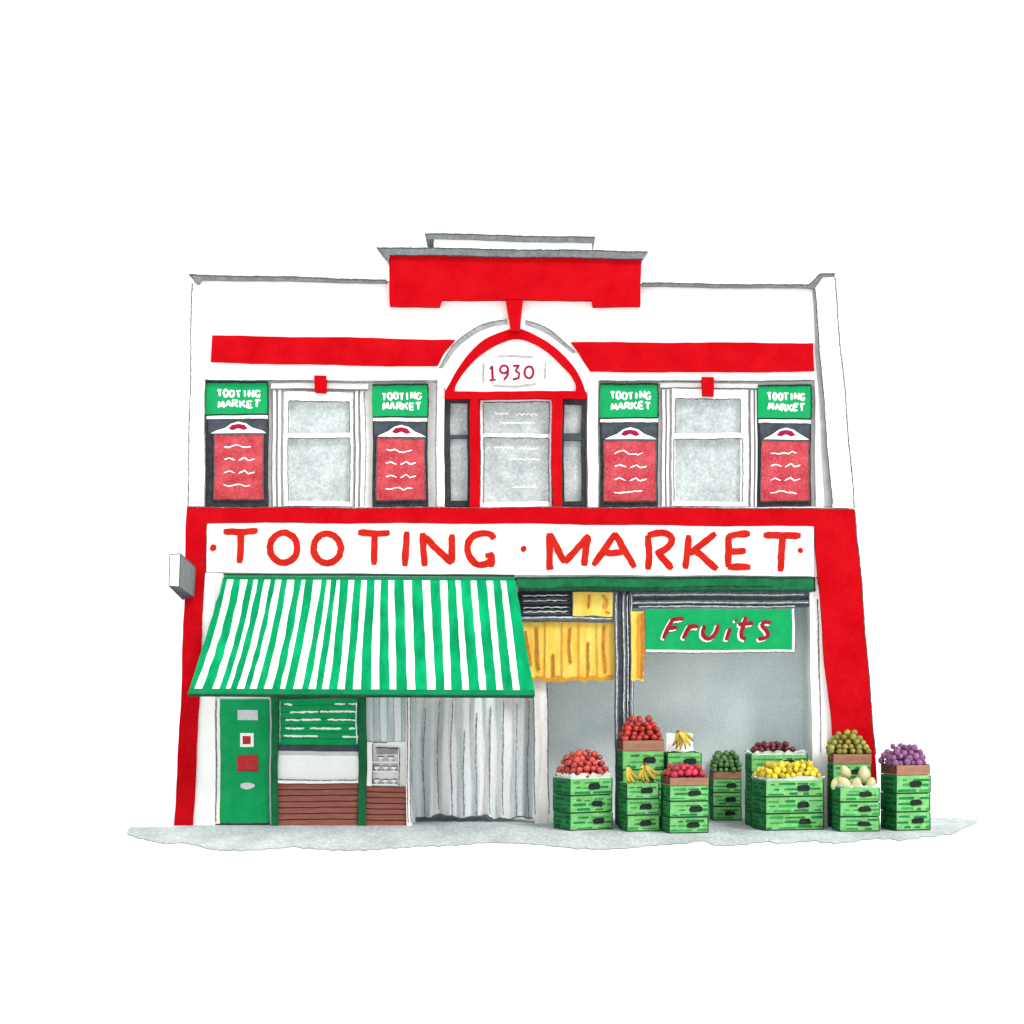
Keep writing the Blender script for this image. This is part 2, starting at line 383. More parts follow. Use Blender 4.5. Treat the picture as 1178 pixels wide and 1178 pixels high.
ra.prism([(541,458.2),(551,458.2),(551.5,583),(540.5,583)],-.073,.17,RED); ra.prism([(634.5,458.2),(647,458.2),(646,583),(636,583)],-.073,.17,RED)
ra.build('arch_frame', bld)
lu=MB(); lu.prism(ii,-.02,.05,WHITE); 
lun=lu.build('lunette', bld)
pq=MB(); pq.rect(557,411,628,443,-.035,-.015,WHITE)
PF=MATS['shade_and_border_grey']
for p_ in ([(572,410),(590,409),(614,410.5)],[(556,418),(556,432),(557,440)],[(628,416),(627,436)],[(568,443),(592,444),(617,442)]): pq.stroke(p_,2.2,-.039,PF,th=.01,rough=.4)
pq.build('plaque', lun)
dg=MB(); y=-.045
dg.stroke([(563,424),(566,420.5),(567,436)],2.7,y,CRIMSON); dg.stroke([(563,437),(571,436)],2.4,y-.002,CRIMSON)
dg.stroke([(580+4.6*math.cos(a*.63),424.5+4.6*math.sin(a*.63)) for a in range(10)],2.6,y,CRIMSON,closed=True); dg.stroke([(585,424),(584.5,431),(580,437)],2.7,y-.002,CRIMSON)
dg.stroke([(590,420.5),(597.5,420),(593.5,426),(598,429),(597,434.5),(590,436.5)],2.7,y,CRIMSON)
dg.stroke([(609+5.2*math.cos(a*.45),428+7*math.sin(a*.45)) for a in range(14)],2.7,y-.002,CRIMSON,closed=True)
dg.build('date_numerals', lun)

def sash(o, up, lo_, key=None, decals=None):
    f=MB(); yf,yb=.06,.172
    ox0,oy0,ox1,oy1=o
    f.rect(ox0,oy0,up[0],oy1,yf,yb,WHITE2); f.rect(up[2],oy0,ox1,oy1,yf,yb,WHITE2)
    f.rect(up[0],oy0,up[2],up[1],yf,yb,WHITE2); f.rect(up[0],up[3],up[2],lo_[1],yf-.01,yb,WHITE2); f.rect(up[0],lo_[3],up[2],oy1,yf-.02,yb,WHITE2)
    line(f,[(ox0+.5,oy0),(ox0+.5,(oy0+oy1)/2),(ox0+.5,oy1)],yf-.006,PENCIL,.8); line(f,[(ox1-.5,oy0),(ox1-.5,oy1)],yf-.006,PENCIL,.8)
    line(f,[(ox0,oy0),(ox1,oy0+.5)],yf-.006,PENCIL,.8)
    for r in (up,lo_):
        line(f,[(r[0],r[1]-.4),((r[0]+r[2])/2,r[1]),(r[2],r[1]-.4)],yf-.014,INK,1.1); line(f,[(r[2]+.4,r[1]),(r[2]+.4,r[3])],yf-.014,PENCIL,1.0); line(f,[(r[0]-.4,r[1]),(r[0]-.4,r[3])],yf-.014,PENCIL,.9)
    wn=f.build('window', bld)
    for r in (up,lo_):
        q=MB(); q.rect(r[0]-.5,r[1]-.5,r[2]+.5,r[3]+.5,.125,.16,GLASS); q.build('pane', wn)
    if key:
        q=MB(); q.prism(key,-.05,.1,RED); q.build('keystone', wn)
    if decals:
        q=MB()
        for d in decals:
            q=MB(); q.stroke(d,1.3,.119,WHITE2,th=.004,rough=.5); q.build('window_lettering', wn)
    return wn
sash((325,450,407,582),(332,462,402,498),(332,504,402,577),[(361,432),(375,432.5),(374.5,452),(361.5,451)])
sash((772,447,862,582),(777,459,852,498),(776,505,854,577),[(807,434),(821,434),(821,455),(808,455)])
sq=lambda x0,x1,y,a=1.2:[(x0+(x1-x0)*i/14,y+a*math.sin(i*2.1+y)) for i in range(15)]
sash((552,459,635,583),(557,463,631,499),(557,504,631,577),None,[sq(570,586,476),sq(593,618,477),sq(575,615,487,.7),sq(568,590,515),sq(597,618,516),sq(585,622,528,.8),sq(590,616,560,.7)])
for fr,pa,pb in (((512,459,541,582),(518,463,538,500),(517,504,537,576)),((646,459,674,582),(649,465,669,498),(648,506,668,577))):
    f=MB(); yf=.05
    f.rect(fr[0],fr[1],pa[0],fr[3],yf,.171,FRAME_D); f.rect(pa[2],fr[1],fr[2],fr[3],yf,.171,FRAME_D)
    f.rect(pa[0],fr[1],pa[2],pa[1],yf,.171,FRAME_D); f.rect(pa[0],pa[3],pa[2],pb[1],yf,.171,SLATE); f.rect(pa[0],pb[3],pa[2],fr[3],yf,.171,FRAME_D)
    sl=f.build('side_light', bld)
    for r in (pa,pb):
        q=MB(); q.rect(r[0]-.5,r[1]-.5,r[2]+.5,r[3]+.5,.125,.16,GLASS); q.build('pane', sl)

# red shopfront surround
su=MB()
su.prism([(215,583.5),(400,584.5),(600,584),(800,584.5),(983,586),(985,605),(992,680),(999,770),(1007,868),(1011,None),(968,None),(958,840),(949,760),(943,680),(936.5,605),
          (800,604.5),(600,602),(400,601.5),(238,601),(236,640),(233.5,690),(231,760),(228,830),(222,None),(200,None),(204,880),(208,800),(212,690),(214,601)],-.08,.004,RED)
line(su,[(215,583),(400,584),(600,583.5),(800,584),(983,585.5)],-.086,INK,.9); line(su,[(983.5,586),(992,680),(999,770),(1007.5,868)],-.086,INK,1.0)
line(su,[(238,601.5),(236,640),(233.5,690),(231,760)],-.086,MAROON,.9)
su.build('shopfront_surround', bld)

# shop recess
iw=MB()
iw.prism([(470,664),(945,664),(948,None),(470,None)],1.14,1.25,INTERIOR)
iw.box(-1.395,.302,0,-1.36,1.14,3.36,INTERIOR)
iw.box(4.20,.302,0,4.235,1.14,3.36,INTERIOR)
iw.box(-1.36,.30,3.30,4.20,1.14,3.39,INTERIOR)
iw.build('shop_interior', bld)
ln=MB()
ln.rect(729,681,938,686,.06,.20,STEEL); ln.rect(729,686.3,938,690,.09,.20,SLATE); ln.rect(729,690.3,936,695,.06,.20,STEEL); ln.rect(729,695.3,936,698.5,.08,.20,SLATE)
ln.rect(597,664.5,938,680.6,.02,.20,FRAME_D)
for yy,x0,x1 in ((684,727,925),(693,727,930),(697.5,735,915)): ln.stroke([(x0,yy),((x0+x1)/2,yy+.3),(x1,yy)],1.3,.052,STEELL,th=.006,rough=.5)
ln.build('shopfront_lintel', bld)
tb=MB(); tb.rect(596,709,707,715,.08,.2,STEEL); tb.stroke([(600,711),(655,710.5),(705,711.5)],1.3,.074,STEELL,rough=.5); tb.stroke([(600,714),(705,714.3)],1.0,.074,INK,rough=.5); tb.build('transom_bar', bld)
pl=MB()
for x0,x1,m_,yy in ((707,711,STEEL,.05),(711.2,716,SLATE,.08),(716.2,720,STEEL,.05),(720.2,724,FRAME_D,.08),(724.2,728,STEEL,.05)):
    pl.prism([(x0,681),(x1,681),(x1+1.5,None),(x0+1.5,None)],yy,.22,m_)
for x in (709,717.5,722,727): pl.stroke([(x,684),(x+.3,760),(x+1,850)],1.0,.044,STEELL,th=.006,rough=.6)
line(pl,[(707,684),(707.5,780),(708.5,900)],.044,INK,1.0); line(pl,[(728,700),(728.5,780),(729.5,900)],.044,INK,1.0)
pl.build('shop_pillar', bld)
lv=MB(); lv.rect(596,681,658,708.8,.11,.2,FRAME_D)
for i,yy in enumerate((685,689,694,699,703,706.5)): lv.prism([(600,yy-1.4),(655,yy-1),(655,yy+.9),(600,yy+.7)],.07,.13,SLATE)
for yy in (685,691,699,704): lv.stroke(sq(602,652,yy,.5),1.1,.064,STEELL,th=.005,rough=.6)
lv.build('louvre_vent', bld)
cpst=MB(); cpst.prism([(613,664.5),(629,664.5),(631,None),(615,None)],.24,.34,mat('pale_post_paint',(228,225,223),ka=1.0,var=.18,scale=3,stretch=(5,1,.5),grain=.3,gscale=34))
line(cpst,[(614,790),(615.5,936)],.234,PENCIL,.9); line(cpst,[(629.5,785),(631.5,936)],.234,INK,1.0); cpst.build('door_post', bld)

# door
dr=MB(); dr.prism([(253.5,805),(309,804),(309.5,946),(253.5,947)],-.02,.06,GREEN)
dr.rect(248,804,253.2,None and 0 or 948,-.01,.06,WHITE2); dr.rect(309.8,803,312,948,-.01,.06,STEELL)
line(dr,[(249,806),(248.8,870),(248.6,946)],-.016,PENCIL,1.0); line(dr,[(254,947.3),(308,946.8)],-.026,INK,1.0)
door=dr.build('door', bld)
q=MB(); q.rect(273.5,816.5,296.5,828,-.032,-.018,STEELL); q.build('name_plate', door)
q=MB(); q.rect(276,843,291.5,859,-.030,-.018,WHITE2); q.rect(278.8,846.5,288,856,-.034,-.029,mat('red_notice',(222,50,56),var=.15,scale=8)); q.build('notice', door)
q=MB(); q.prism([(272,869),(296,868.5),(297.5,887),(272.5,886.5)],-.032,-.018,MATS['red_notice']); line(q,[(272,886.5),(297,887.5)],-.036,MAROON,1.0); q.build('notice', door)
q=MB(); q.dot(284.5,904.5,8.4,-.034,STEELL,th=.016,ry=3.8); q.build('letterbox', door)

# ------------------------------------------------------------------ signs
def strokes_text(mb, strokes, w, y, m, smooth=0, th=.008):
    for i,st in enumerate(strokes):
        cl = st[0]=='c'
        pts = st[1:] if cl else st
        mb.stroke(list(pts), w, y-.0022*(i%4), m, th=th+.0022*(i%4), closed=cl, smooth=smooth if len(pts)>2 else 0)
ell=lambda cx,cy,rx,ry:['c']+[(cx+rx*math.cos(a*math.pi/12),cy+ry*math.sin(a*math.pi/12)) for a in range(24)]
sg=thing('market_sign',P(587,660,-.03),'long white signboard lettered TOOTING MARKET in orange red capitals','sign')
b=MB(); b.prism([(238.3,601.6),(400,602),(600,602.5),(800,605),(936,605.5),(936.5,662.5),(590,661),(237,658.5)],-.055,.003,WHITE); b.build('board', sg)
Ls=[('letter',[[(257,611.5),(276,612),(296,611)],[(276.5,613),(276.5,630),(275.5,648)]]),
 ('letter',[ell(326.5,630,16,17)]),('letter',[ell(376.5,630.5,15.5,17.2)]),
 ('letter',[[(412,612.5),(430,614),(448,613.5)],[(430.5,614),(430,650)]]),
 ('letter',[[(467.5,611.5),(467,630),(466,651)]]),
 ('letter',[[(485.5,613),(488,632),(488.5,651)],[(487,616),(503,631),(520,648)],[(520.5,614),(519.5,648)]]),
 ('letter',[[(569,620),(564,614),(554,612.5),(544,616),(538,625),(538,637),(544,647),(552,651),(560,649),(565,645)],[(565.5,637),(565,653)],[(558,640),(567,638)]]),
 ('letter',[[(629,653),(637,652)],[(632,613),(633,652)],[(633,614),(650,647)],[(650,647),(678,615)],[(677.5,616),(674,632),(672,651)]]),
 ('letter',[[(708,613),(697,630),(682,651)],[(707.5,613),(718,633),(730,653)],[(693,635),(705,637),(717,635)]]),
 ('letter',[[(745,616),(746.5,636),(746,655)],[(745,616),(758,612.5),(770,615),(774,622),(768,631),(754,637)],[(757,637),(774,654)]]),
 ('letter',[[(792.5,615),(791,636),(789,654)],[(824,613),(808,625),(794,637)],[(800,632),(825,655)]]),
 ('letter',[[(838.5,615),(837.5,653)],[(838,616),(863,613.5)],[(838,635),(858,634)],[(837,652.5),(863,652.5)]]),
 ('letter',[[(878,616),(900,616.5),(921,616)],[(900,617),(899,636),(898,657)]])]
for nm,st in Ls:
    m_=MB(); strokes_text(m_, st, 7.8, -.066, LETTER, smooth=1, th=.013); m_.build(nm, sg)
for cx,cy,r in ((245,630,3.9),(602,631.5,3.7),(921,633,3.2)):
    m_=MB(); m_.dot(cx,cy,r,-.066,LETTER,th=.013); m_.build('dot', sg)

fs=thing('fruit_sign',P(826,748,.0),'green hanging board lettered Fruits in dark red script','sign')
b=MB(); b.rect(742.5,701,911,747.5,.0,.05,GREEN); b.build('board', fs)
b=MB(); b.prism([(911.2,700.5),(913.5,700),(914,750),(743,750.5),(743,747.8),(911.2,747.8)],-.003,.05,WHITE2); line(b,[(743,751),(914,750.5)],-.009,PENCIL,1.3); line(b,[(914.5,702),(914.8,750)],-.009,PENCIL,.9); b.build('edging', fs)
FR=[[[(773,713),(768,723),(763,735)],[(771,713.5),(786,712)],[(767,723.5),(779,722)]],
    [[(794,719),(790,727),(786,735)],[(790,726),(796,720),(804,721)]],
    [[(811,719),(808,729),(813,735),(820,733),(825,726),(827,718)]],
    [[(841,722),(838,729),(836,736)],[(846,712),(848,713.5)]],
    [[(859,709),(855,721),(852,732),(858,735.5)],[(850,718),(867,716.5)]],
    [[(887,716),(879,715),(876,720),(883,726),(883,733),(872,735.5)]]]
for st in FR:
    m_=MB()
    for i,p_ in enumerate(st): m_.stroke([(x-1.8,yy+1.6) for x,yy in p_],5.2,-.006-.002*i,WHITE2,th=.008,smooth=1 if len(p_)>2 else 0)
    for i,p_ in enumerate(st): m_.stroke(p_,4.6,-.014-.002*i,MAROON,th=.008,smooth=1 if len(p_)>2 else 0)
    m_.build('letter', fs)
for x in (760,890):
    hb=MB(); hb.tube([P(x,701,.03),P(x,696,.07)],.008,STEEL); hb.build('hanger', fs)

# blade sign on the left pier
bs=thing('blade_sign',P(205,690,-.6),'small grey and white box sign jutting from the left red pier','sign')
m_=MB()
fr=[P(195.5,638,-1.25,False),P(207.5,637,-1.25,False),P(206,675,-1.25,False),P(194.5,674,-1.25,False)]
bkp=[P(212,648,-.1,False),P(225,652.5,-.1,False),P(223,687,-.1,False),P(210.5,690,-.1,False)]
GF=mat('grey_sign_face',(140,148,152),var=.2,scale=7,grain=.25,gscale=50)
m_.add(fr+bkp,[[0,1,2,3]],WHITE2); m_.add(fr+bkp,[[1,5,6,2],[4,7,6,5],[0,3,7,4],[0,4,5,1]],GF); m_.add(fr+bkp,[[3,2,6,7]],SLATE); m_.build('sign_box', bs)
m_=MB()
for i,j in ((0,1),(1,2),(2,3),(3,0)): m_.tube([fr[i],fr[j]],.0065,INK,n=6)
for i in (1,2,3): m_.tube([fr[i],bkp[i]],.0065,INK,n=6)
m_.tube([bkp[1],bkp[2]],.0065,INK,n=6); m_.build('edging', bs)
m_=MB(); mid=(bkp[0]+bkp[2])*.5; m_.box(mid.x-.03,-.11,mid.z-.12,mid.x+.03,-.079,mid.z+.12,STEEL); m_.build('bracket', bs)

# ------------------------------------------------------------------ posters
FONT={'T':[[(0,0),(1,0)],[(.5,0),(.5,1)]],'O':[['c']+[(.5+.48*math.cos(a*math.pi/5),.5+.5*math.sin(a*math.pi/5)) for a in range(10)]],
 'I':[[(.5,0),(.5,1)]],'N':[[(0,1),(0,0)],[(0,0),(1,1)],[(1,1),(1,0)]],'G':[[(1,.15),(.6,0),(.15,.2),(0,.6),(.3,1),(.8,1),(.95,.6),(.6,.6)]],
 'M':[[(0,1),(.1,0)],[(.1,0),(.5,.8)],[(.5,.8),(.9,0)],[(.9,0),(1,1)]],'A':[[(0,1),(.5,0)],[(.5,0),(1,1)],[(.2,.65),(.8,.65)]],
 'R':[[(0,1),(0,0)],[(0,0),(.8,.05),(.9,.35),(.1,.55)],[(.3,.5),(1,1)]],'K':[[(0,0),(0,1)],[(.95,0),(.05,.55)],[(.3,.45),(1,1)]],
 'E':[[(0,0),(0,1)],[(0,0),(.9,0)],[(0,.5),(.75,.5)],[(0,1),(.9,1)]]}
def small_text(mb, txt, x0, x1, y0, y1, w, y, m, rnd):
    cw=(x1-x0)/len(txt); n=0
    for i,ch in enumerate(txt):
        dy=rnd.uniform(-.9,.9); sx=cw*.74
        for st in FONT[ch]:
            cl=st[0]=='c'; pts=st[1:] if cl else st
            pts=[(x0+i*cw+px*sx+rnd.uniform(-.5,.5), y0+dy+py*(y1-y0)+rnd.uniform(-.5,.5)) for px,py in pts]
            mb.stroke(pts,w,y-.0012*(n%5),m,th=.004+.0012*(n%5),closed=cl,rough=.3); n+=1
HILL=mat('white_ink_and_highlight',(244,244,246),var=.05,scale=9)
def poster(x0,x1,g0,g1,r,label,seed,words):
    rnd=random.Random(seed)
    t=thing('poster_panel',P((x0+x1)/2,582,.05),label,'poster','poster panels between the upper windows')
    f=MB(); f.rect(x0,g0-1.5,x1,582.5,.075,.172,FRAME_D); f.rect(x0+.5,g1+2,x1-.5,g1+6,.066,.08,HILL); f.rect(x0+2,g1+6.3,x1-2,r[1]-2,.068,.08,SLATE)
    line(f,[(x0+.5,g1+6),(x1-.5,g1+6.4)],.062,INK,1.0); f.build('frame',t)
    gp=MB(); gp.prism([(x0,g0),(x1+.6,g0),(x1,g1),(x0-.4,g1)],.055,.08,GREEN); line(gp,[(x0,g0-.3),(x1+.5,g0-.3)],.049,GREEN_DD,1.5); line(gp,[(x1+.3,g0),(x1,g1)],.049,GREEN_DD,1.4); gpo=gp.build('header', t)
    l=MB(); ww=x1-x0; m0=x0+ww*.18; m1=x1-ww*.10
    small_text(l,words[0],m0,m1,g0+9,g0+16.5,2.3,.051,HILL,rnd); small_text(l,words[1],m0+ww*.02,m1,g0+21,g0+28.5,2.3,.051,HILL,rnd); l.build('lettering', gpo)
    h=MB(); hx0,hx1=x0+5,x1-2; mid=(x0+x1)/2+1; hb_=r[1]-1.5
    h.prism([(hx0,hb_),(hx0+6,hb_-3),(mid-15,hb_-6),(mid-8,hb_-11),(mid,hb_-13.5),(mid+9,hb_-11),(mid+16,hb_-6),(hx1-5,hb_-3),(hx1,hb_)],.058,.07,HILL,step=20)
    h.prism([(mid-11,hb_-5),(mid-7,hb_-9.5),(mid,hb_-11),(mid+7,hb_-9.5),(mid+11,hb_-5),(mid+6,hb_-3.5),(mid,hb_-6),(mid-6,hb_-3.5)],.053,.06,CRIMSON,step=20); h.build('emblem', t)
    rp=MB(); rp.rect(*r,.055,.08,POSTER); line(rp,[(r[0],r[1]),(r[2],r[1])],.049,INK,1.5); line(rp,[(r[0],r[3]),(r[2],r[3])],.049,FRAME_D,2.0); line(rp,[(r[2],r[1]),(r[2],r[3])],.049,INK,1.2); line(rp,[(r[0],r[1]),(r[0],r[3])],.049,INK,1.1)
    rpo=rp.build('red_panel', t)
    rw=r[2]-r[0]
    for k_ in range(4):
        s_=MB(); yy=r[1]+14+k_*15+rnd.uniform(-1,1)
        if k_ in (1,2):
            s_.stroke([(r[0]+rw*.2,yy),(r[0]+rw*.3,yy-2),(r[0]+rw*.42,yy+.5)],1.3,.049,HILL,th=.004,rough=.5)
            s_.stroke([(r[0]+rw*.5,yy+1),(r[0]+rw*.62,yy-2.5),(r[0]+rw*.7,yy+1),(r[0]+rw*.82,yy-1)],1.5,.049,HILL,th=.004,rough=.5)
        else:
            s_.stroke([(r[0]+rw*(.2+.09*j),yy+rnd.uniform(-2,2)) for j in range(7)],1.4,.049,HILL,th=.004,rough=.5)
        s_.build('squiggle_text', rpo)
poster(237.5,308,440,476,(246,500,303,575),'poster panel at the far left of the upper floor, beside the left red pier',1,('TOOTING','MARKET'))
poster(428.5,492,443,479,(433,504,489,576),'poster panel between the left sash window and the arched centre bay',2,('TOOTING','MARKET'))
poster(690.5,757,442,480,(694.5,507,755,577),'poster panel between the arched centre bay and the right sash window',3,('TOOTING','MARKET'))
poster(872.5,933,444,481,(875.5,507,931,577),'poster panel at the far right of the upper floor, beside the white pier',4,('TOOTING','MARKET'))

# ------------------------------------------------------------------ awnings
aw=thing('striped_awning',P(420,664,-.1),'green and white striped sloping awning over the door and kiosk','awning')
ST=[(266,226,8.5,10),(281.5,246.5,8.5,9.5),(295,260.5,5,6),(308.5,275,8,9),(321,289.5,8,9),(335.5,307,9,11),(350,323.5,5.5,7),(366,341,9.5,12),(379,358,5,8.5),
    (390,373.5,4.5,9),(404.5,392,8,10),(419,409.5,6.5,11),(434.5,431,8.5,11),(450,452,7.5,9),(469,473,9.5,11),(490,497,9.5,11),(510,515.5,9,8.5),(526.5,536,7,9),(544.5,556,8,9.5),(563,575.5,7.5,9),(578.5,595,7.5,9)]
TY,BY=-.09,-1.25
tx0,tx1,bx0,bx1=258,592,216,615.5
def aw_pt(ux_top, ux_bot, v, lift=0):
    """v 0 at the wall, 1 at the front bar"""
    yy=TY+(BY-TY)*v
    px=ux_top+(ux_bot-ux_top)*v; row=662.5+(798-662.5)*v + 1.6*math.sin(v*math.pi)
    row += (px-258)/340*(1.5)
    px += 3.4*math.sin(math.pi*v)*max(0,1-(ux_top-256)/170) if ux_top>259 else 0
    wx=.7*math.sin(px*.9+v*5)*math.sin(v*9+px*.3)
    p=P(px+wx*(1 if 0<v<1 else 0),row,yy,False)
    return p+Vector((0,-lift,lift*.6))
cols=[]
edge_t=[tx0]; edge_b=[bx0]
for a,b,wt,wb in [(a,b,wt*.86,wb*.84) for a,b,wt,wb in ST]: edge_t += [a-wt/2,a+wt/2]; edge_b += [b-wb/2,b+wb/2]
edge_t.append(tx1); edge_b.append(bx1)
VS=[0,.03,.13,.22,.31,.4,.49,.58,.67,.76,.85,.955,1.0]
cv=MB(); n=len(edge_t); V=len(VS)
top=[aw_pt(edge_t[i]+0,edge_b[i],v) for v in VS for i in range(n)]
bot=[p+Vector((0,.012,-.02)) for p in top]
vv=top+bot; NB=len(top)
for r in range(V-1):
    for i in range(n-1):
        white=(i%2==1) and 0<r<V-2
        hem = r in (0,V-2)
        q=[r*n+i,r*n+i+1,(r+1)*n+i+1,(r+1)*n+i]
        cv.f.append(q); cv.m.append(cv.mi(AWN_W if white else AWN_B if hem else AWN_G))
        cv.f.append([NB+k_ for k_ in q[::-1]]); cv.m.append(cv.mi(AWN_W if white else AWN_G))
for i in range(n-1):
    cv.f.append([i,i+1,NB+i+1,NB+i]); cv.m.append(cv.mi(GREEN_DD))
    a_=(V-1)*n; cv.f.append([a_+i,a_+i+1,NB+a_+i+1,NB+a_+i]); cv.m.append(cv.mi(GREEN_D))
for r in range(V-1):
    for i in (0,n-1):
        cv.f.append([r*n+i,(r+1)*n+i,NB+(r+1)*n+i,NB+r*n+i]); cv.m.append(cv.mi(GREEN_D))
cv.v=vv
cv.build('canopy', aw)
hd=MB()
hd.tube([aw_pt(257,0,0,.012)+Vector((0,.02,.012)),aw_pt(420,0,0,.012)+Vector((0,.02,.016)),aw_pt(592,0,0,.012)+Vector((0,.02,.012))],.016,GREEN_DD,n=6); hd.build('head_rail', aw)
fb=MB(); fb.tube([aw_pt(0,217,1)+Vector((0,.02,-.022)),aw_pt(0,330,1)+Vector((0,.02,-.026)),aw_pt(0,500,1)+Vector((0,.02,-.024)),aw_pt(0,614.5,1)+Vector((0,.02,-.022))],.017,GREEN_DD,n=8); fb.build('front_bar', aw)
for px in (330,480):
    ar=MB(); a_=aw_pt(0,px,.97)+Vector((0,.02,-.035)); ar.tube([a_,Vector((a_.x*1.02,-.5,a_.z+.25)),Vector((a_.x*1.03,.01,a_.z+.55))],.014,STEEL); ar.build('support_arm', aw)

ca=thing('folded_awning',P(765,677,-.05),'dark green rolled up awning above the open fruit shop','awning')
q=MB(); q.prism([(594,664.5),(700,665),(936,664.3),(936.5,672),(936,679),(700,678),(597,676.5)],-.10,.019,GREEN_D); q.build('roll', ca)
q=MB(); q.stroke([(594,664.5),(765,665),(937,664.3)],1.7,-.106,GREEN_DD,rough=.4); q.stroke([(598,677.5),(700,678.8),(936,679.5)],3.0,-.106,GREEN_DD,rough=.4); q.stroke([(640,675.5),(720,676),(890,674.5)],1.6,-.104,GREEN_DD,rough=.6); q.build('seam_and_shadow_line', ca)  # thick lower stroke paints the shadow along the roll's underside

# ------------------------------------------------------------------ yellow sheets
def sheet(pts_fn, cols_, rows_, y0, amp, m, th=.012):
    mb=MB(); f=[];b_=[]
    for j in range(rows_+1):
        for i in range(cols_+1):
            u,v=i/cols_,j/rows_; px,py=pts_fn(u,v)
            yy=y0+amp*(math.sin(u*cols_*.9)+.4*math.sin(u*cols_*2.3+1))*(.3+.7*v)
            p=P(px,py,yy); f.append(p); b_.append(p+Vector((0,th,0)))
    n_=cols_+1; vv=f+b_; N0=len(f); fc=[]
    for j in range(rows_):
        for i in range(cols_):
            q=[j*n_+i,j*n_+i+1,(j+1)*n_+i+1,(j+1)*n_+i]; fc.append(q); fc.append([N0+k_ for k_ in q[::-1]])
    for i in range(cols_):
        fc.append([i,i+1,N0+i+1,N0+i]); k_=rows_*n_; fc.append([k_+i,k_+i+1,N0+k_+i+1,N0+k_+i])
    for j in range(rows_):
        for i in (0,cols_): fc.append([j*n_+i,(j+1)*n_+i,N0+(j+1)*n_+i,N0+j*n_+i])
    mb.add(vv,fc,m); return mb
ys='yellow sheets hung in the shopfront'
t=thing('yellow_sheet',P(655,784,.1),'large yellow sheet with orange streaks hanging beside the striped awning','sheet',ys)
m_=sheet(lambda u,v:(590+117*u, 716+(68+2.2*math.sin(u*17)-3*u)*v),36,8,.15,.006,YELLOW); m_.build('cloth',t)
m_=MB()
for pts in ([(617,722),(618,745),(620,771)],[(637,752),(637,765),(637,778)],[(656,722),(655,740),(657,763)],[(677,738),(676.5,760),(676,779)],[(695,719),(694.5,745),(696,775)],[(604,726),(608,750),(611,766)]): 
        m_=MB(); m_.stroke(pts,3.0,.128,ORANGE,th=.006,rough=.3); m_.build('stripe',t)
for x in (627,646.5,666,686.5): 
    m_=MB(); m_.stroke([(x,717),(x+.5,750),(x,780)],.9,.130,TARPD,th=.006,rough=.4); m_.build('fold_line',t)
m_=MB(); m_.stroke(sq(612,706,781,1.4),4.5,.131,TARPD,th=.006,rough=.4); m_.build('hem',t)
t=thing('yellow_sheet',P(682,708,.1),'small square yellow sheet beside the dark louvre vent','sheet',ys)
m_=sheet(lambda u,v:(659+46*u, 681.5+(27+.8*math.sin(u*9))*v),16,4,.05,.005,YELLOW); m_.build('cloth',t)
m_=MB(); m_.stroke([(677.5,685),(677,692),(677,700)],3.0,.034,ORANGE,th=.006,rough=.4); m_.build('stripe',t); m_=MB(); m_.stroke([(697,703),(702,705)],3,.034,ORANGE,th=.006,rough=.4); m_.build('stripe',t); m_=MB(); m_.stroke([(693,685),(697,690),(696,700)],5,.036,TARPD,th=.006,rough=.4); m_.build('stripe',t)
t=thing('yellow_sheet',P(733,784,.1),'narrow yellow sheet hanging between the dark pillar and the Fruits board','sheet',ys)
m_=sheet(lambda u,v:(726+15.5*u-1.0*u*v, 703+(80+1.0*math.sin(u*9))*v),8,8,.03,.006,YELLOW); m_.build('cloth',t)
m_=MB(); m_.stroke([(739.5,705),(739.5,740),(738.5,781)],4,.014,ORANGE,th=.006,rough=.4); m_.build('stripe',t); m_=MB(); m_.stroke([(735.5,706),(735,740),(735,780)],4,.015,TARPD,th=.006,rough=.4); m_.build('stripe',t)

# ------------------------------------------------------------------ kiosk
ki=thing('kiosk',P(365,None,-.1),'green framed kiosk with brown boarded base and white counter beneath the awning','kiosk')
for x0,x1 in ((312.5,319.5),(412.5,421)):
    q=MB(); q.prism([(x0,801),(x1,801),(x1,None),(x0,None)],-.13,.018,GREEN_D); q.build('post', ki)
    line(q,[(x0,801),(x0,949)],-.136)
q=MB()
for i in range(7):
    r0=804+i*7.7; q.prism([(320,r0),(412,r0),(412,r0+7.2),(320,r0+7.2)],-.07,.018,GREEN); q.rect(320,r0+7.2,412,r0+7.7,-.05,.018,GREEN_DD)
shut=q.build('roller_shutter', ki)
q=MB(); rnd=random.Random(4)  # pale dashes paint highlights onto the slats
for yy,segs in ((810.5,((327,336),(385,397),(401,410))),(819,((333,366),(368,411))),(828.5,((328,369),(377,411))),(838,((328,350),(357,393),(402,409))),(847,((326,366),(394,413)))):
    for a_,b_ in segs: q.stroke([(a_,yy+rnd.uniform(-.6,.6)),((a_+b_)/2,yy+rnd.uniform(-.6,.6)),(b_,yy)],1.9,-.076,HILL,th=.007,rough=.55)
q.stroke([(410.5,808),(410,830),(410.5,855)],1.4,-.077,HILL,th=.008,rough=.6); q.stroke([(322,806),(321.5,830),(322,855)],1.0,-.077,STEELL,th=.008,rough=.6); q.build('slat_highlight', shut)
q=MB(); q.rect(320,858,412,864,-.10,.018,SLATE); q.rect(320,864.2,412,868.5,-.09,.018,STEELL); q.build('counter_rail', ki)
q=MB(); q.rect(320,868.7,412,897.5,-.08,.018,WHITE2); q.rect(319.8,897.7,412,901,-.12,.018,WHITE2); line(q,[(321,897),(365,897.3),(411,897.6)],-.126,INK,1.0); q.build('counter', ki)
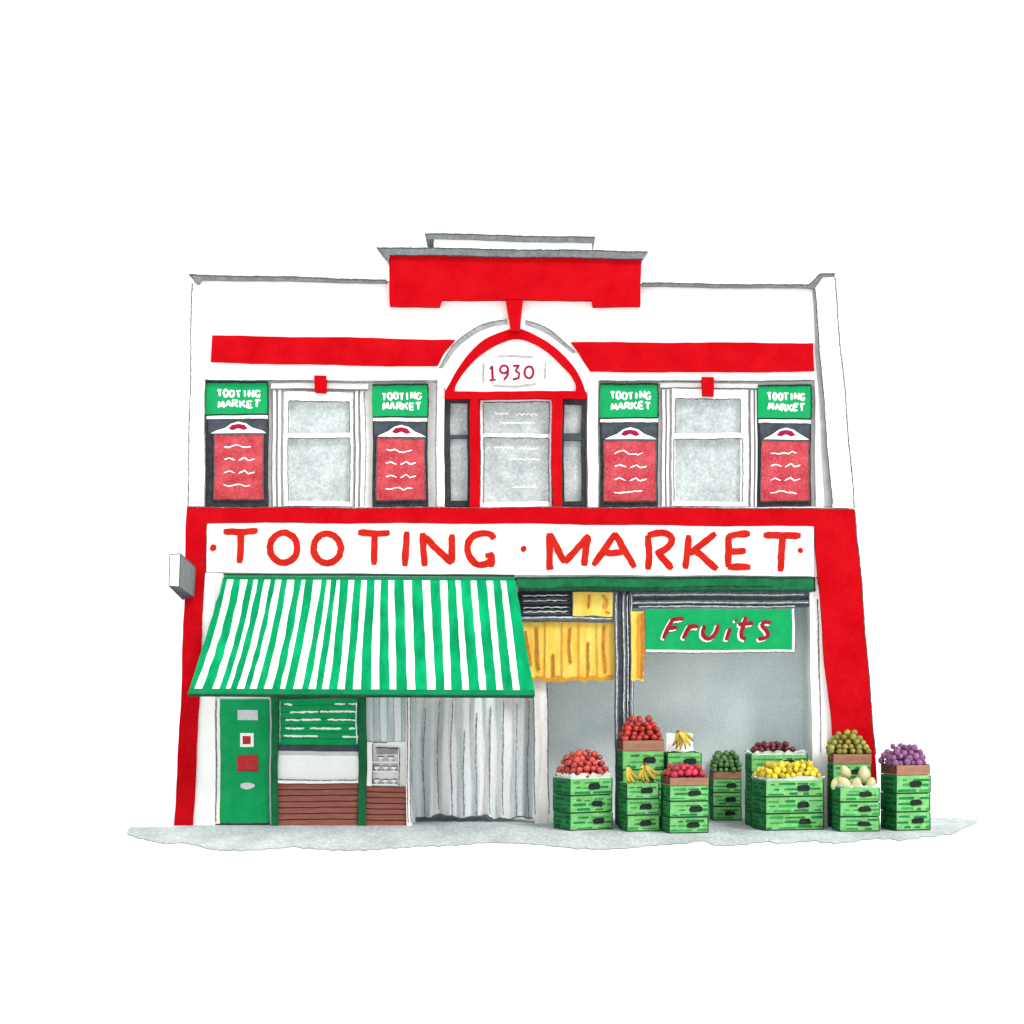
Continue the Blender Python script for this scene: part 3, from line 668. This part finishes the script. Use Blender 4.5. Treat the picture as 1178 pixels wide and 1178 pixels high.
def boards(x0,x1,r0,rows):
    q=MB(); q.prism([(x0,r0),(x1,r0),(x1,None),(x0,None)],-.06,.018,BROWN_D)
    hgt=(950-r0)/rows
    for i in range(rows):
        a_=r0+i*hgt+.4; b_=r0+(i+1)*hgt-.9
        if i==rows-1: q.prism([(x0,a_),(x1,a_),(x1,None),(x0,None)],-.078,-.05,BROWN)
        else: q.rect(x0,a_,x1,b_,-.078,-.05,BROWN)
    return q
boards(320,412,901.3,7).build('base_panel', ki); boards(421.5,467,905.3,7).build('base_panel', ki)
q=MB()
for i in range(6):
    x=421.5+i*8; q.rect(x,800,x+7.6,853,-.03+.02*(i%2),.018,STRIPG if i%2 else CURTAIN)
q.build('strip_screen', ki)
q=MB(); q.prism([(467.3,801),(472.8,801),(473.3,None),(467.3,None)],-.13,.018,WHITE2); line(q,[(468.5,802),(468.8,870),(469,946)],-.136,MAROON,.8); line(q,[(471.8,802),(472.2,880),(472.5,946)],-.136,INK,.9); q.build('post', ki)
ki_c=thing('display_case',P(445,905,-.1),'white display case of pale bowls standing on the short boarded base','display case')
q=MB(); q.rect(422,853.5,467,904.8,-.03,.018,WHITE2); q.rect(422,853.5,428,904.8,-.11,-.031,WHITE2); q.rect(458,862,460,904.8,-.11,-.031,WHITE2)
line(q,[(428.5,855),(428.5,903)],-.116,INK,1.0); line(q,[(459.5,862),(459.5,905)],-.116,INK,1.0); line(q,[(422,853.5),(430,853.8),(445,854.3)],-.036,INK,1.1)
q.build('case_back', ki_c)
q=MB(); q.rect(433,860,458,867.5,-.06,-.029,STEEL and mat('pale_grey_panel',(188,188,190),var=.2,scale=9)); line(q,[(432,860),(445,860.5),(459,861.5)],-.066,INK,1.4); q.build('header', ki_c)
for r in (876.5,887.5,902.5):
    q=MB(); q.rect(428.3,r,457.8,r+1.2,-.125,-.031,WHITE2); q.build('shelf', ki_c)
BOWL=mat('pale_bowl_glaze',(242,240,238),var=.12,scale=18,grain=.2); BRIM=mat('bowl_rim',(104,98,98),var=.3,scale=20)
def lathe(profile, m, n=14):
    mb=MB(); vs=[]; fcs=[]; k=len(profile)
    for r,z in profile:
        for a in range(n): vs.append((r*math.cos(a*2*math.pi/n), r*math.sin(a*2*math.pi/n), z))
    for i in range(k-1):
        for a in range(n): fcs.append([i*n+a,i*n+(a+1)%n,(i+1)*n+(a+1)%n,(i+1)*n+a])
    fcs.append([a for a in range(n)][::-1]); fcs.append([(k-1)*n+a for a in range(n)])
    mb.add(vs,fcs,m); return mb
bw=lathe([(.018,0),(.034,.02),(.044,.05),(.046,.066),(.041,.064),(.034,.04),(.012,.018)],BOWL)
bw.tube([(.0455*math.cos(a*.449),.0455*math.sin(a*.449),.066) for a in range(15)],.005,BRIM,n=6)
bw.tube([(.034*math.cos(a*.449),.034*math.sin(a*.449),.022) for a in range(15)],.003,BRIM,n=6)
bowl0=None
for row,xs in ((876.5,(438,449.5)),(887.5,(433.5,443.5,453)),(902.5,(433.5,443.5,453))):
    for x in xs:
        p=P(x,row,-.08,False)
        sx,sy=warp(x,row); p.z=P(x,row+.2,-.125).z+.004
        if bowl0 is None: o=bowl0=bw.build('bowl',None,(0,0,0),smooth=True)
        else: o=bowl0.copy(); C.objects.link(o)
        o.location=p; o.rotation_euler.z=random.uniform(0,6)
        nm={876.5:'top',887.5:'middle',902.5:'bottom'}[row]
        tag(o,'pale grey rimmed bowl on the %s shelf of the white display case'%nm,'bowl','bowls on the %s shelf'%nm)

# ------------------------------------------------------------------ curtain
t=thing('strip_curtain',P(543,941,.5),'pale grey pleated curtain closing the doorway under the awning end','curtain')
cm=MB(); NC,NR=112,14; f=[]; b_=[]
for j in range(NR+1):
    for i in range(NC+1):
        u,v=i/NC,j/NR
        px=474+139*u; row=792+(146.5+2*math.sin(u*19)+1.2*math.sin(u*47+1)+2.5*u)*v
        fold=2*abs(math.sin(u*math.pi*8.5+.35*math.sin(v*2.2+u*5)+.5*math.sin(u*11)))**.8-1
        p=P(px+.8*math.sin(v*5+u*30),row,.50-.055*fold*(.75+.25*v)-.010*math.sin(u*75+v*3)); f.append(p); b_.append(p+Vector((0,.012,0)))
n_=NC+1; fc=[]; N0=len(f)
for j in range(NR):
    for i in range(NC):
        q=[j*n_+i,j*n_+i+1,(j+1)*n_+i+1,(j+1)*n_+i]; fc.append(q); fc.append([N0+k_ for k_ in q[::-1]])
for i in range(NC):
    k_=NR*n_; fc.append([k_+i,k_+i+1,N0+k_+i+1,N0+k_+i]); fc.append([i,i+1,N0+i+1,N0+i])
for j in range(NR):
    for i in (0,NC): fc.append([j*n_+i,(j+1)*n_+i,N0+(j+1)*n_+i,N0+j*n_+i])
cm.add(f+b_,fc,CURTAIN)
cm.build('curtain_cloth',t,smooth=False)
q=MB(); q.tube([P(472,790,.5,False),P(614,790,.5,False)],.02,STEEL); q.build('rail',t)
q=MB(); rnd=random.Random(9)
pts=[(474+i*139/40, 939+2*math.sin(i/40*19)+1.2*math.sin(i/40*47+1)+2.5*i/40+rnd.uniform(-.6,.6)) for i in range(41)]
q.stroke(pts,1.5,.435,INK,th=.01,rough=.6)
for x,a_,b__ in ((487,815,935),(503,806,930),(519,800,936),(533,840,937),(547,820,938),(563,812,936),(578,806,937),(593,808,938),(607,806,938)):
    q.stroke([(x+2,a_),(x+.6*math.sin(x),(a_+b__)/2),(x+1,b__+2)],.9,.438,PENCIL,th=.01,rough=.7)
q.build('hem',t)

# ------------------------------------------------------------------ crates
def crate_meshes(w_,d_,h_):
    """green slatted crate, origin at the front left bottom corner (local +x along the front, +y to the back)"""
    rnd=random.Random(int(random.random()*1e6))
    b=MB(); t=.022; fl=h_*.62
    b.box(t,t,fl-.015,w_-t,d_-t,fl,CR_D)                                  # inner floor
    def wall(M, ln, base, dab):
        b.box(.008,.004,.016,ln-.008,t,h_-.004,base,M)                     # wall
        b.box(.004,-.002,.002,ln-.004,t-.002,.0155,CR_D,M)                 # foot rail
        n_=3; st=(h_-.03)/n_
        for k_ in range(n_):
            z=.024+k_*st; x=.012+rnd.uniform(0,.12)
            while x < ln-.06:
                l=rnd.uniform(.06,.30); e=min(ln-.012,x+l)
                zz=z+rnd.uniform(-.004,.008); hh=st*rnd.uniform(.25,.62)
                v=[(x,zz+rnd.uniform(0,.006)),(e-.01,zz),(e,zz+hh*.5),(e-.012,zz+hh),(x+.01,zz+hh-rnd.uniform(0,.006)),(x-.006,zz+hh*.5)]
                lp=[M@Vector((p[0],.0005,p[1])) for p in v]; bk=[M@Vector((p[0],.008,p[1])) for p in v]
                b.add(lp+bk,[list(range(6)),list(range(11,5,-1))]+[[i,(i+1)%6,6+(i+1)%6,6+i] for i in range(6)],dab if rnd.random()<.5 or dab is CR_D else CR_ML)
                x=e+rnd.uniform(.015,.10)
        
    T=Matrix.Translation; I=Matrix.Identity(4)
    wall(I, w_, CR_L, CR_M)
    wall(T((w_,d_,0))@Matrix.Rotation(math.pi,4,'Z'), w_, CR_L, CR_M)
    wall(T((0,d_,0))@Matrix.Rotation(-math.pi/2,4,'Z'), d_, CR_M, CR_D)  # end walls coloured darker, putting side shade into the green
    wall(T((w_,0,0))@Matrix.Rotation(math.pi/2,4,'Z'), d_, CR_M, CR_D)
    for x in (-.003,w_-.009):
        for y in (-.003,d_-.009): b.box(x,y,.016,x+.012,y+.012,h_-.002,CR_D if rnd.random()<.6 else CR_M)
    g_=MB(); gw=min(.17,w_*.36)/2
    cx=w_*rnd.uniform(.56,.68); j=lambda:rnd.uniform(-.007,.007)
    pts=[(cx-gw,h_*.40),(cx-gw*.7,h_*.36),(cx+gw*.8,h_*.37),(cx+gw,h_*.46),(cx+gw*.95,h_*.62),(cx+gw*.6,h_*.70),(cx-gw*.7,h_*.68),(cx-gw,h_*.60)]
    g_.prism3([Vector((x+j(),-.008,z+j())) for x,z in pts],.008,GRIP)
    return b,g_
CR={}
def crate(x_l, y_f, z, w_, d_, h_, yaw, label, group):
    key=(round(w_,3),round(d_,3),round(h_,3))
    t=bpy.data.objects.new('fruit_crate',None); C.objects.link(t); t.empty_display_size=.2
    t.location=(x_l,y_f,z); t.rotation_euler.z=R(yaw); tag(t,label,'crate',group)
    b,g_=crate_meshes(w_,d_,h_); b.build('body',t,(0,0,0)); g_.build('hand_grip',t,(0,0,0))
    return t
class Stack: pass
STK={}
def stack(key, xl, xr, row, top, yaw, d_, tiers, desc, y=None):
    """xl..xr = front face in survey units, row = where it meets the ground, top = its top edge"""
    yf = ground_y(row) if y is None else y
    f=(D+yf)/D; gr_row=BASE+H*(1/f-1)/S
    x=(xl-589)*S*f; w_=(xr-xl)*S*f/math.cos(R(yaw)); hh=(gr_row-top)*S*f/tiers
    s=Stack(); s.x,s.y,s.w,s.d,s.yaw,s.z=x,yf,w_,d_,yaw,hh*tiers; s.h=hh
    names={3:('bottom','middle','top'),4:('lowest','second lowest','second highest','top')}[tiers]
    for k_ in range(tiers):
        crate(x+random.uniform(-.004,.004),yf+random.uniform(-.004,.004),k_*hh,w_,d_,hh-.001,yaw+random.uniform(-.6,.6),'%s green plastic crate of the stack %s'%(names[k_],desc),'green fruit crates')
    s.M=Matrix.Translation((x,yf,s.z))@Matrix.Rotation(R(yaw),4,'Z')
    STK[key]=s; return s
stack('A',656,706,956,896,26,.48,3,'under the leftmost heap of tomatoes')
stack('B',721,759,957,901,11,.44,3,'under the bananas with a taller stack behind')
stack('C',770,816,959,904,10,.44,3,'under the bright red apples')
stack('D',820,853,944,896,1,.37,3,'inside the shop under the limes')
stack('E',881,951,956,898,14,.50,3,'wide, under the yellow lemons')
stack('F',966,1013,957,906,6,.36,3,'under the pale melons')
stack('G',1031,1073,956,892,15,.45,3,'under the purple plums at the right end')
stack('H',716,765,0,864,8,.36,4,'under the boxed tomatoes by the dark pillar',y=-.46)
stack('I',768,808,0,866,6,.36,4,'behind the apples, under the single banana bunch',y=-.46)
stack('J',864,930,0,868,6,.34,4,'behind the lemons, under the dark cherries',y=-.20)
stack('K',958,1003,0,879,3,.30,4,'behind the melons, under the greengages',y=-.44)

# ------------------------------------------------------------------ trays
TR={}
def tray(s, h_, label, inset=.0):
    b=MB(); w_,d_=s.w*1.0,s.d; t=.012
    b.box(0,0,0,w_,d_,.012,PLYTRAY); b.box(t,0,.0121,w_-t,t,h_,PLYTRAY); b.box(t,d_-t,.0121,w_-t,d_,h_,PLYTRAY)
    b.box(0,0,.0121,t,d_,h_,PLYDARK); b.box(w_-t,0,.0121,w_,d_,h_,PLYTRAY)
    o=bpy.data.objects.new('wooden_tray',None); C.objects.link(o); o.matrix_world=s.M@Matrix.Translation((0,0,.002)); tag(o,label,'tray','wooden fruit trays')
    b.build('tray_box',o,(0,0,0))
    q=MB()
    for x in (t,w_-t-.025):
        for y in (t,d_-t-.025): q.box(x,y,.0125,x+.025,y+.025,h_+.012,PLYDARK)
    q.build('corner_block',o,(0,0,0))
    s.tray=h_
tray(STK['C'],.10,'low wooden tray of red apples on the front crate stack')
tray(STK['D'],.095,'low wooden tray of limes inside the shop')
tray(STK['G'],.13,'low wooden tray of purple plums at the right end')
tray(STK['H'],.14,'low wooden tray of tomatoes on the tall stack by the dark pillar')
tray(STK['K'],.13,'low wooden tray of greengages by the right red pier')

# ------------------------------------------------------------------ fruit
def fruit_mesh(name, m, r, zs=.9, tip=0, calyx=None, pear=0):
    pr=[]
    for i in range(9):
        a=-math.pi/2+math.pi*i/8
        rr=r*math.cos(a); z=r*zs*math.sin(a)
        if tip and i in (0,8): z*=1+tip
        if i==8: z-=r*.14*(0 if tip else 1)
        if pear: rr*=1-.28*max(0,math.sin(a))
        pr.append((max(rr,.002),z))
    mb=lathe(pr,m,12)
    if calyx:
        zt=pr[-1][1]; mb.tube([(0,0,zt-.004),(.003,.002,zt+r*.35)],r*.09,calyx,n=5)
    return mb
STALK=mat('fruit_stalk',(70,86,40),var=.2)
def heap(s, src, r, top, label, group, z0=0.0, seed=1, wide=1.0, deep=1.0, power=.56, cx=0.0, over=.01):
    """mound of fruit filling the crate or tray and rising to height top above z0; only the fruit of the outer skin is laid"""
    rnd=random.Random(seed); used=False; cnt=0
    rim=getattr(s,'tray',0.0)
    a,b=(s.w/2-.012+over)*wide,(s.d/2-.012+over)*deep
    step=2*r*.86; nz=max(1,int(top/(1.45*r)))
    spots=[]
    for L_ in range(nz+1):
        z=L_*1.45*r
        if z+r*.9>top: break
        f=max(0,1-(z/(top+r*.4))**(1/power))**power if L_ else 1.0
        fit = 0 if z0+z+r*.95 > rim+r*.62 else -over-.035-r*.35
        la,lb=max((a+fit)*f-r,0),max((b+fit)*f-r,0)
        nx=int(2*la/(2*r*1.0))+1; ny=int(2*lb/(2*r*1.0))+1
        for i in range(nx):
            for j in range(ny):
                inner = 1<i<nx-2 and 1<j<ny-2
                z_next=(L_+1)*1.45*r
                if inner and z_next<=top*.9 and nx>4: continue
                x=(i-(nx-1)/2)*(2*la/max(nx-1,1) if nx>1 else 0); y=(j-(ny-1)/2)*(2*lb/max(ny-1,1) if ny>1 else 0)
                
                spots.append((x+rnd.uniform(-.38,.38)*r,y+rnd.uniform(-.38,.38)*r,z+r*.95+rnd.uniform(-.4,.35)*r))
    for x,y,z in spots:
        o=src
        if used: o=src.copy(); C.objects.link(o)
        used=True
        o.matrix_world=s.M@Matrix.Translation((s.w/2+cx+x,s.d/2+y,z0+z))@Matrix.Rotation(rnd.uniform(0,6.28),4,'Z')@Matrix.Rotation(rnd.uniform(-1.3,1.3),4,'X')@Matrix.Scale(rnd.uniform(.78,1.16),4)
        tag(o,label,'fruit',group); cnt+=1
    return cnt
def src(name,m,r,**k): return fruit_mesh(name,m,r,**k).build(name,None,(0,0,0),smooth=True)
A=STK
fl=lambda s: -s.h*.38+.002
heap(A['A'],src('tomato',F_TOM,.046,calyx=STALK),.046,.40,'red tomato heaped on the leftmost crate stack','tomatoes on the leftmost stack',z0=fl(A['A'])+.03,seed=1)
heap(A['H'],src('tomato',F_TOM2,.045,calyx=STALK),.045,.40,'deep red tomato heaped in the tray by the dark pillar','tomatoes in the tray',z0=.06,seed=2)
heap(A['C'],src('apple',F_APP,.048,zs=.95,calyx=STALK),.048,.24,'bright red apple heaped in the front wooden tray','apples in the tray',z0=.04,seed=3)
heap(A['D'],src('lime',F_LIME,.038,zs=1.05,tip=.15),.038,.36,'green lime heaped in the tray inside the shop','limes in the tray',z0=.04,seed=4,over=.03)
heap(A['E'],src('lemon',F_LEM,.044,zs=1.1,tip=.25),.044,.29,'yellow lemon heaped on the wide crate stack','lemons on the wide stack',z0=fl(A['E'])+.04,seed=5)
heap(A['J'],src('cherry',F_CHE,.040,zs=.95,calyx=STALK),.040,.17,'dark red cherry heaped behind the lemons','cherries behind the lemons',z0=fl(A['J'])+.06,seed=6,wide=.8,cx=-.06)
heap(A['F'],src('melon',F_MEL,.082,zs=1.45,pear=1),.08,.22,'pale yellow melon on the crates beside the right red pier','melons on the crates',z0=fl(A['F'])+.05,seed=7)
heap(A['K'],src('greengage',F_GAG,.043,zs=1.0,calyx=STALK),.043,.36,'olive green greengage heaped in the tray by the right red pier','greengages in the tray',z0=.06,seed=8,wide=1.12,cx=-.03)
heap(A['G'],src('plum',F_PLU,.045,zs=1.08,calyx=STALK),.045,.33,'purple plum heaped in the tray at the right end','plums in the tray',z0=.06,seed=9,wide=1.12,cx=-.03)

def liner(s, label, hgt=.055):
    """crumpled paper standing up round the inside of a crate's rim"""
    rnd=random.Random(int(s.x*100)); t=.026
    pts=[]; w_,d_=s.w,s.d
    for k_ in range(60):
        u=k_/60*4; e=int(u); v=u-e
        a=[(t,t),(w_-t,t),(w_-t,d_-t),(t,d_-t)]; p0=a[e]; p1=a[(e+1)%4]
        pts.append((p0[0]+(p1[0]-p0[0])*v,p0[1]+(p1[1]-p0[1])*v))
    mb=MB(); vs=[]; n_=len(pts); cx,cy=w_/2,d_/2
    for lvl in range(5):
        for x,y in pts:
            if lvl==0: q=(x+(cx-x)*.03,y+(cy-y)*.03,-s.h*.34)
            elif lvl==1: q=(x,y,.006+rnd.uniform(0,.006))
            elif lvl==2: q=(x-(cx-x)*.10+rnd.uniform(-.008,.008),y-(cy-y)*.12+rnd.uniform(-.008,.008),hgt+rnd.uniform(-.02,.022))
            elif lvl==3: q=(x+(cx-x)*.02,y+(cy-y)*.02,.012)
            else: q=(x+(cx-x)*.06,y+(cy-y)*.06,-s.h*.33)
            vs.append(q)
    fcs=[[l*n_+i,l*n_+(i+1)%n_,(l+1)*n_+(i+1)%n_,(l+1)*n_+i] for l in range(4) for i in range(n_)]
    mb.add(vs,fcs,PAPER); o=mb.build('paper_liner',None,(0,0,0)); o.matrix_world=s.M
    tag(o,label,'paper liner','paper crate liners')
liner(A['A'],'crumpled white paper around the leftmost tomatoes',.06)
liner(A['E'],'crumpled white paper around the yellow lemons',.035)
liner(A['J'],'crumpled white paper around the dark cherries',.04)
liner(A['F'],'crumpled white paper around the pale melons',.03)

def banana_bunch(M, angs, L_, label, curve=-60):
    """hand of bananas: common stem at the origin's top, each fruit leaving it at its own angle from straight down"""
    o=bpy.data.objects.new('banana_bunch',None); C.objects.link(o); o.matrix_world=M; tag(o,label,'fruit','bunches of bananas')
    n_=len(angs); raw=[]
    for i,(a0,ln) in enumerate(angs):
        x=z=0.0; pts=[]; rads=[]; ang=R(a0-curve*.5)
        yy=-.03+.02*(i%3)-.012*i
        for j in range(11):
            t=j/10
            pts.append(Vector((x,yy*min(1,t*3),z)))
            rads.append(.008+(.025-.008)*min(1,t*4) if t<.75 else .025-(t-.75)*4*.018)
            x+=math.sin(ang)*L_*ln/10; z-=math.cos(ang)*L_*ln/10; ang+=R(curve)/10
        raw.append((pts,rads))
    low=min(p.z-r for pts,rads in raw for p,r in zip(pts,rads)); up=Vector((0,0,-low))
    for pts,rads in raw:
        pts=[p+up for p in pts]
        mb=MB(); mb.tube(pts[1:10],rads[1:10],F_BAN,n=8); mb.tube(pts[0:2],[.008,rads[1]*.95],F_TIP,n=6); mb.tube(pts[9:11],[rads[9]*.95,.006],F_TIP,n=6)
        mb.build('banana',o,(0,0,0),smooth=True)
    return o
sB=A['B']
TT=Matrix.Translation; RZ=lambda a:Matrix.Rotation(R(a),4,'Z')
banana_bunch(sB.M@TT((.05,.10,-.03)),[(8,1.0),(24,1.06),(42,1.0)],.27,'left bunch of bananas on the front crate stack',curve=62)
banana_bunch(sB.M@TT((.27,.12,-.03)),[(-14,.9),(2,1.0),(20,1.05),(40,1.05),(60,1.0)],.28,'right bunch of bananas on the front crate stack',curve=46)
sI=A['I']
pp_=MB(); w_=.36
vs=[]; nn=10
for j in range(nn+1):
    for i in range(nn+1):
        u,v=i/nn,j/nn
        z=.012+.24*max(0,v-.6)*2.5+.01*math.sin(u*9+v*7)
        vs.append((.03+w_*u*1.02,.05+.26*min(v,.75),z))
fcs=[[j*(nn+1)+i,j*(nn+1)+i+1,(j+1)*(nn+1)+i+1,(j+1)*(nn+1)+i] for j in range(nn) for i in range(nn)]
pp_.add(vs,fcs,PAPER); o=pp_.build('wrapping_paper',None,(0,0,0)); o.matrix_world=sI.M
tag(o,'white sheet of paper standing behind the single banana bunch','paper')
banana_bunch(sI.M@TT((.15,.10,.03)),[(-22,.82),(-8,.95),(6,1.0),(20,1.05),(36,1.05),(54,1.0)],.265,'single bunch of bananas on white paper at the back',curve=-52)

for o in list(bpy.data.objects):
    if '_o' in o: del o['_o']

# ------------------------------------------------------------------ light, sky, camera
w_=bpy.data.worlds.new('World'); sc.world=w_; w_.use_nodes=True
bg=w_.node_tree.nodes['Background']; bg.inputs['Color'].default_value=(.99,.995,1,1); bg.inputs['Strength'].default_value=.82
sl=bpy.data.lights.new('sun','SUN'); sl.energy=1.5; sl.angle=R(16); sl.color=(1,.97,.93)
so=bpy.data.objects.new('sun',sl); C.objects.link(so)
az,el=R(38),R(46)   # from the front, a little to the right
dirv=Vector((math.sin(az)*math.cos(el),-math.cos(az)*math.cos(el),math.sin(el)))
so.rotation_euler=dirv.to_track_quat('Z','Y').to_euler(); so.location=dirv*30
cd=bpy.data.cameras.new('camera'); co_=bpy.data.objects.new('camera',cd); C.objects.link(co_)
co_.location=(0,-D,H); co_.rotation_euler=(R(90),0,0)
cd.sensor_width=36; cd.lens=36*D/(1178*S)
cd.shift_y=((BASE-H/S)-589)/1178
cd.clip_end=3000
sc.camera=co_
sc.render.resolution_x=1024; sc.render.resolution_y=1024
vs_=sc.view_settings; sc.display_settings.display_device='sRGB'
vs_.view_transform='Standard'; vs_.look='None'; vs_.exposure=.6; vs_.gamma=1
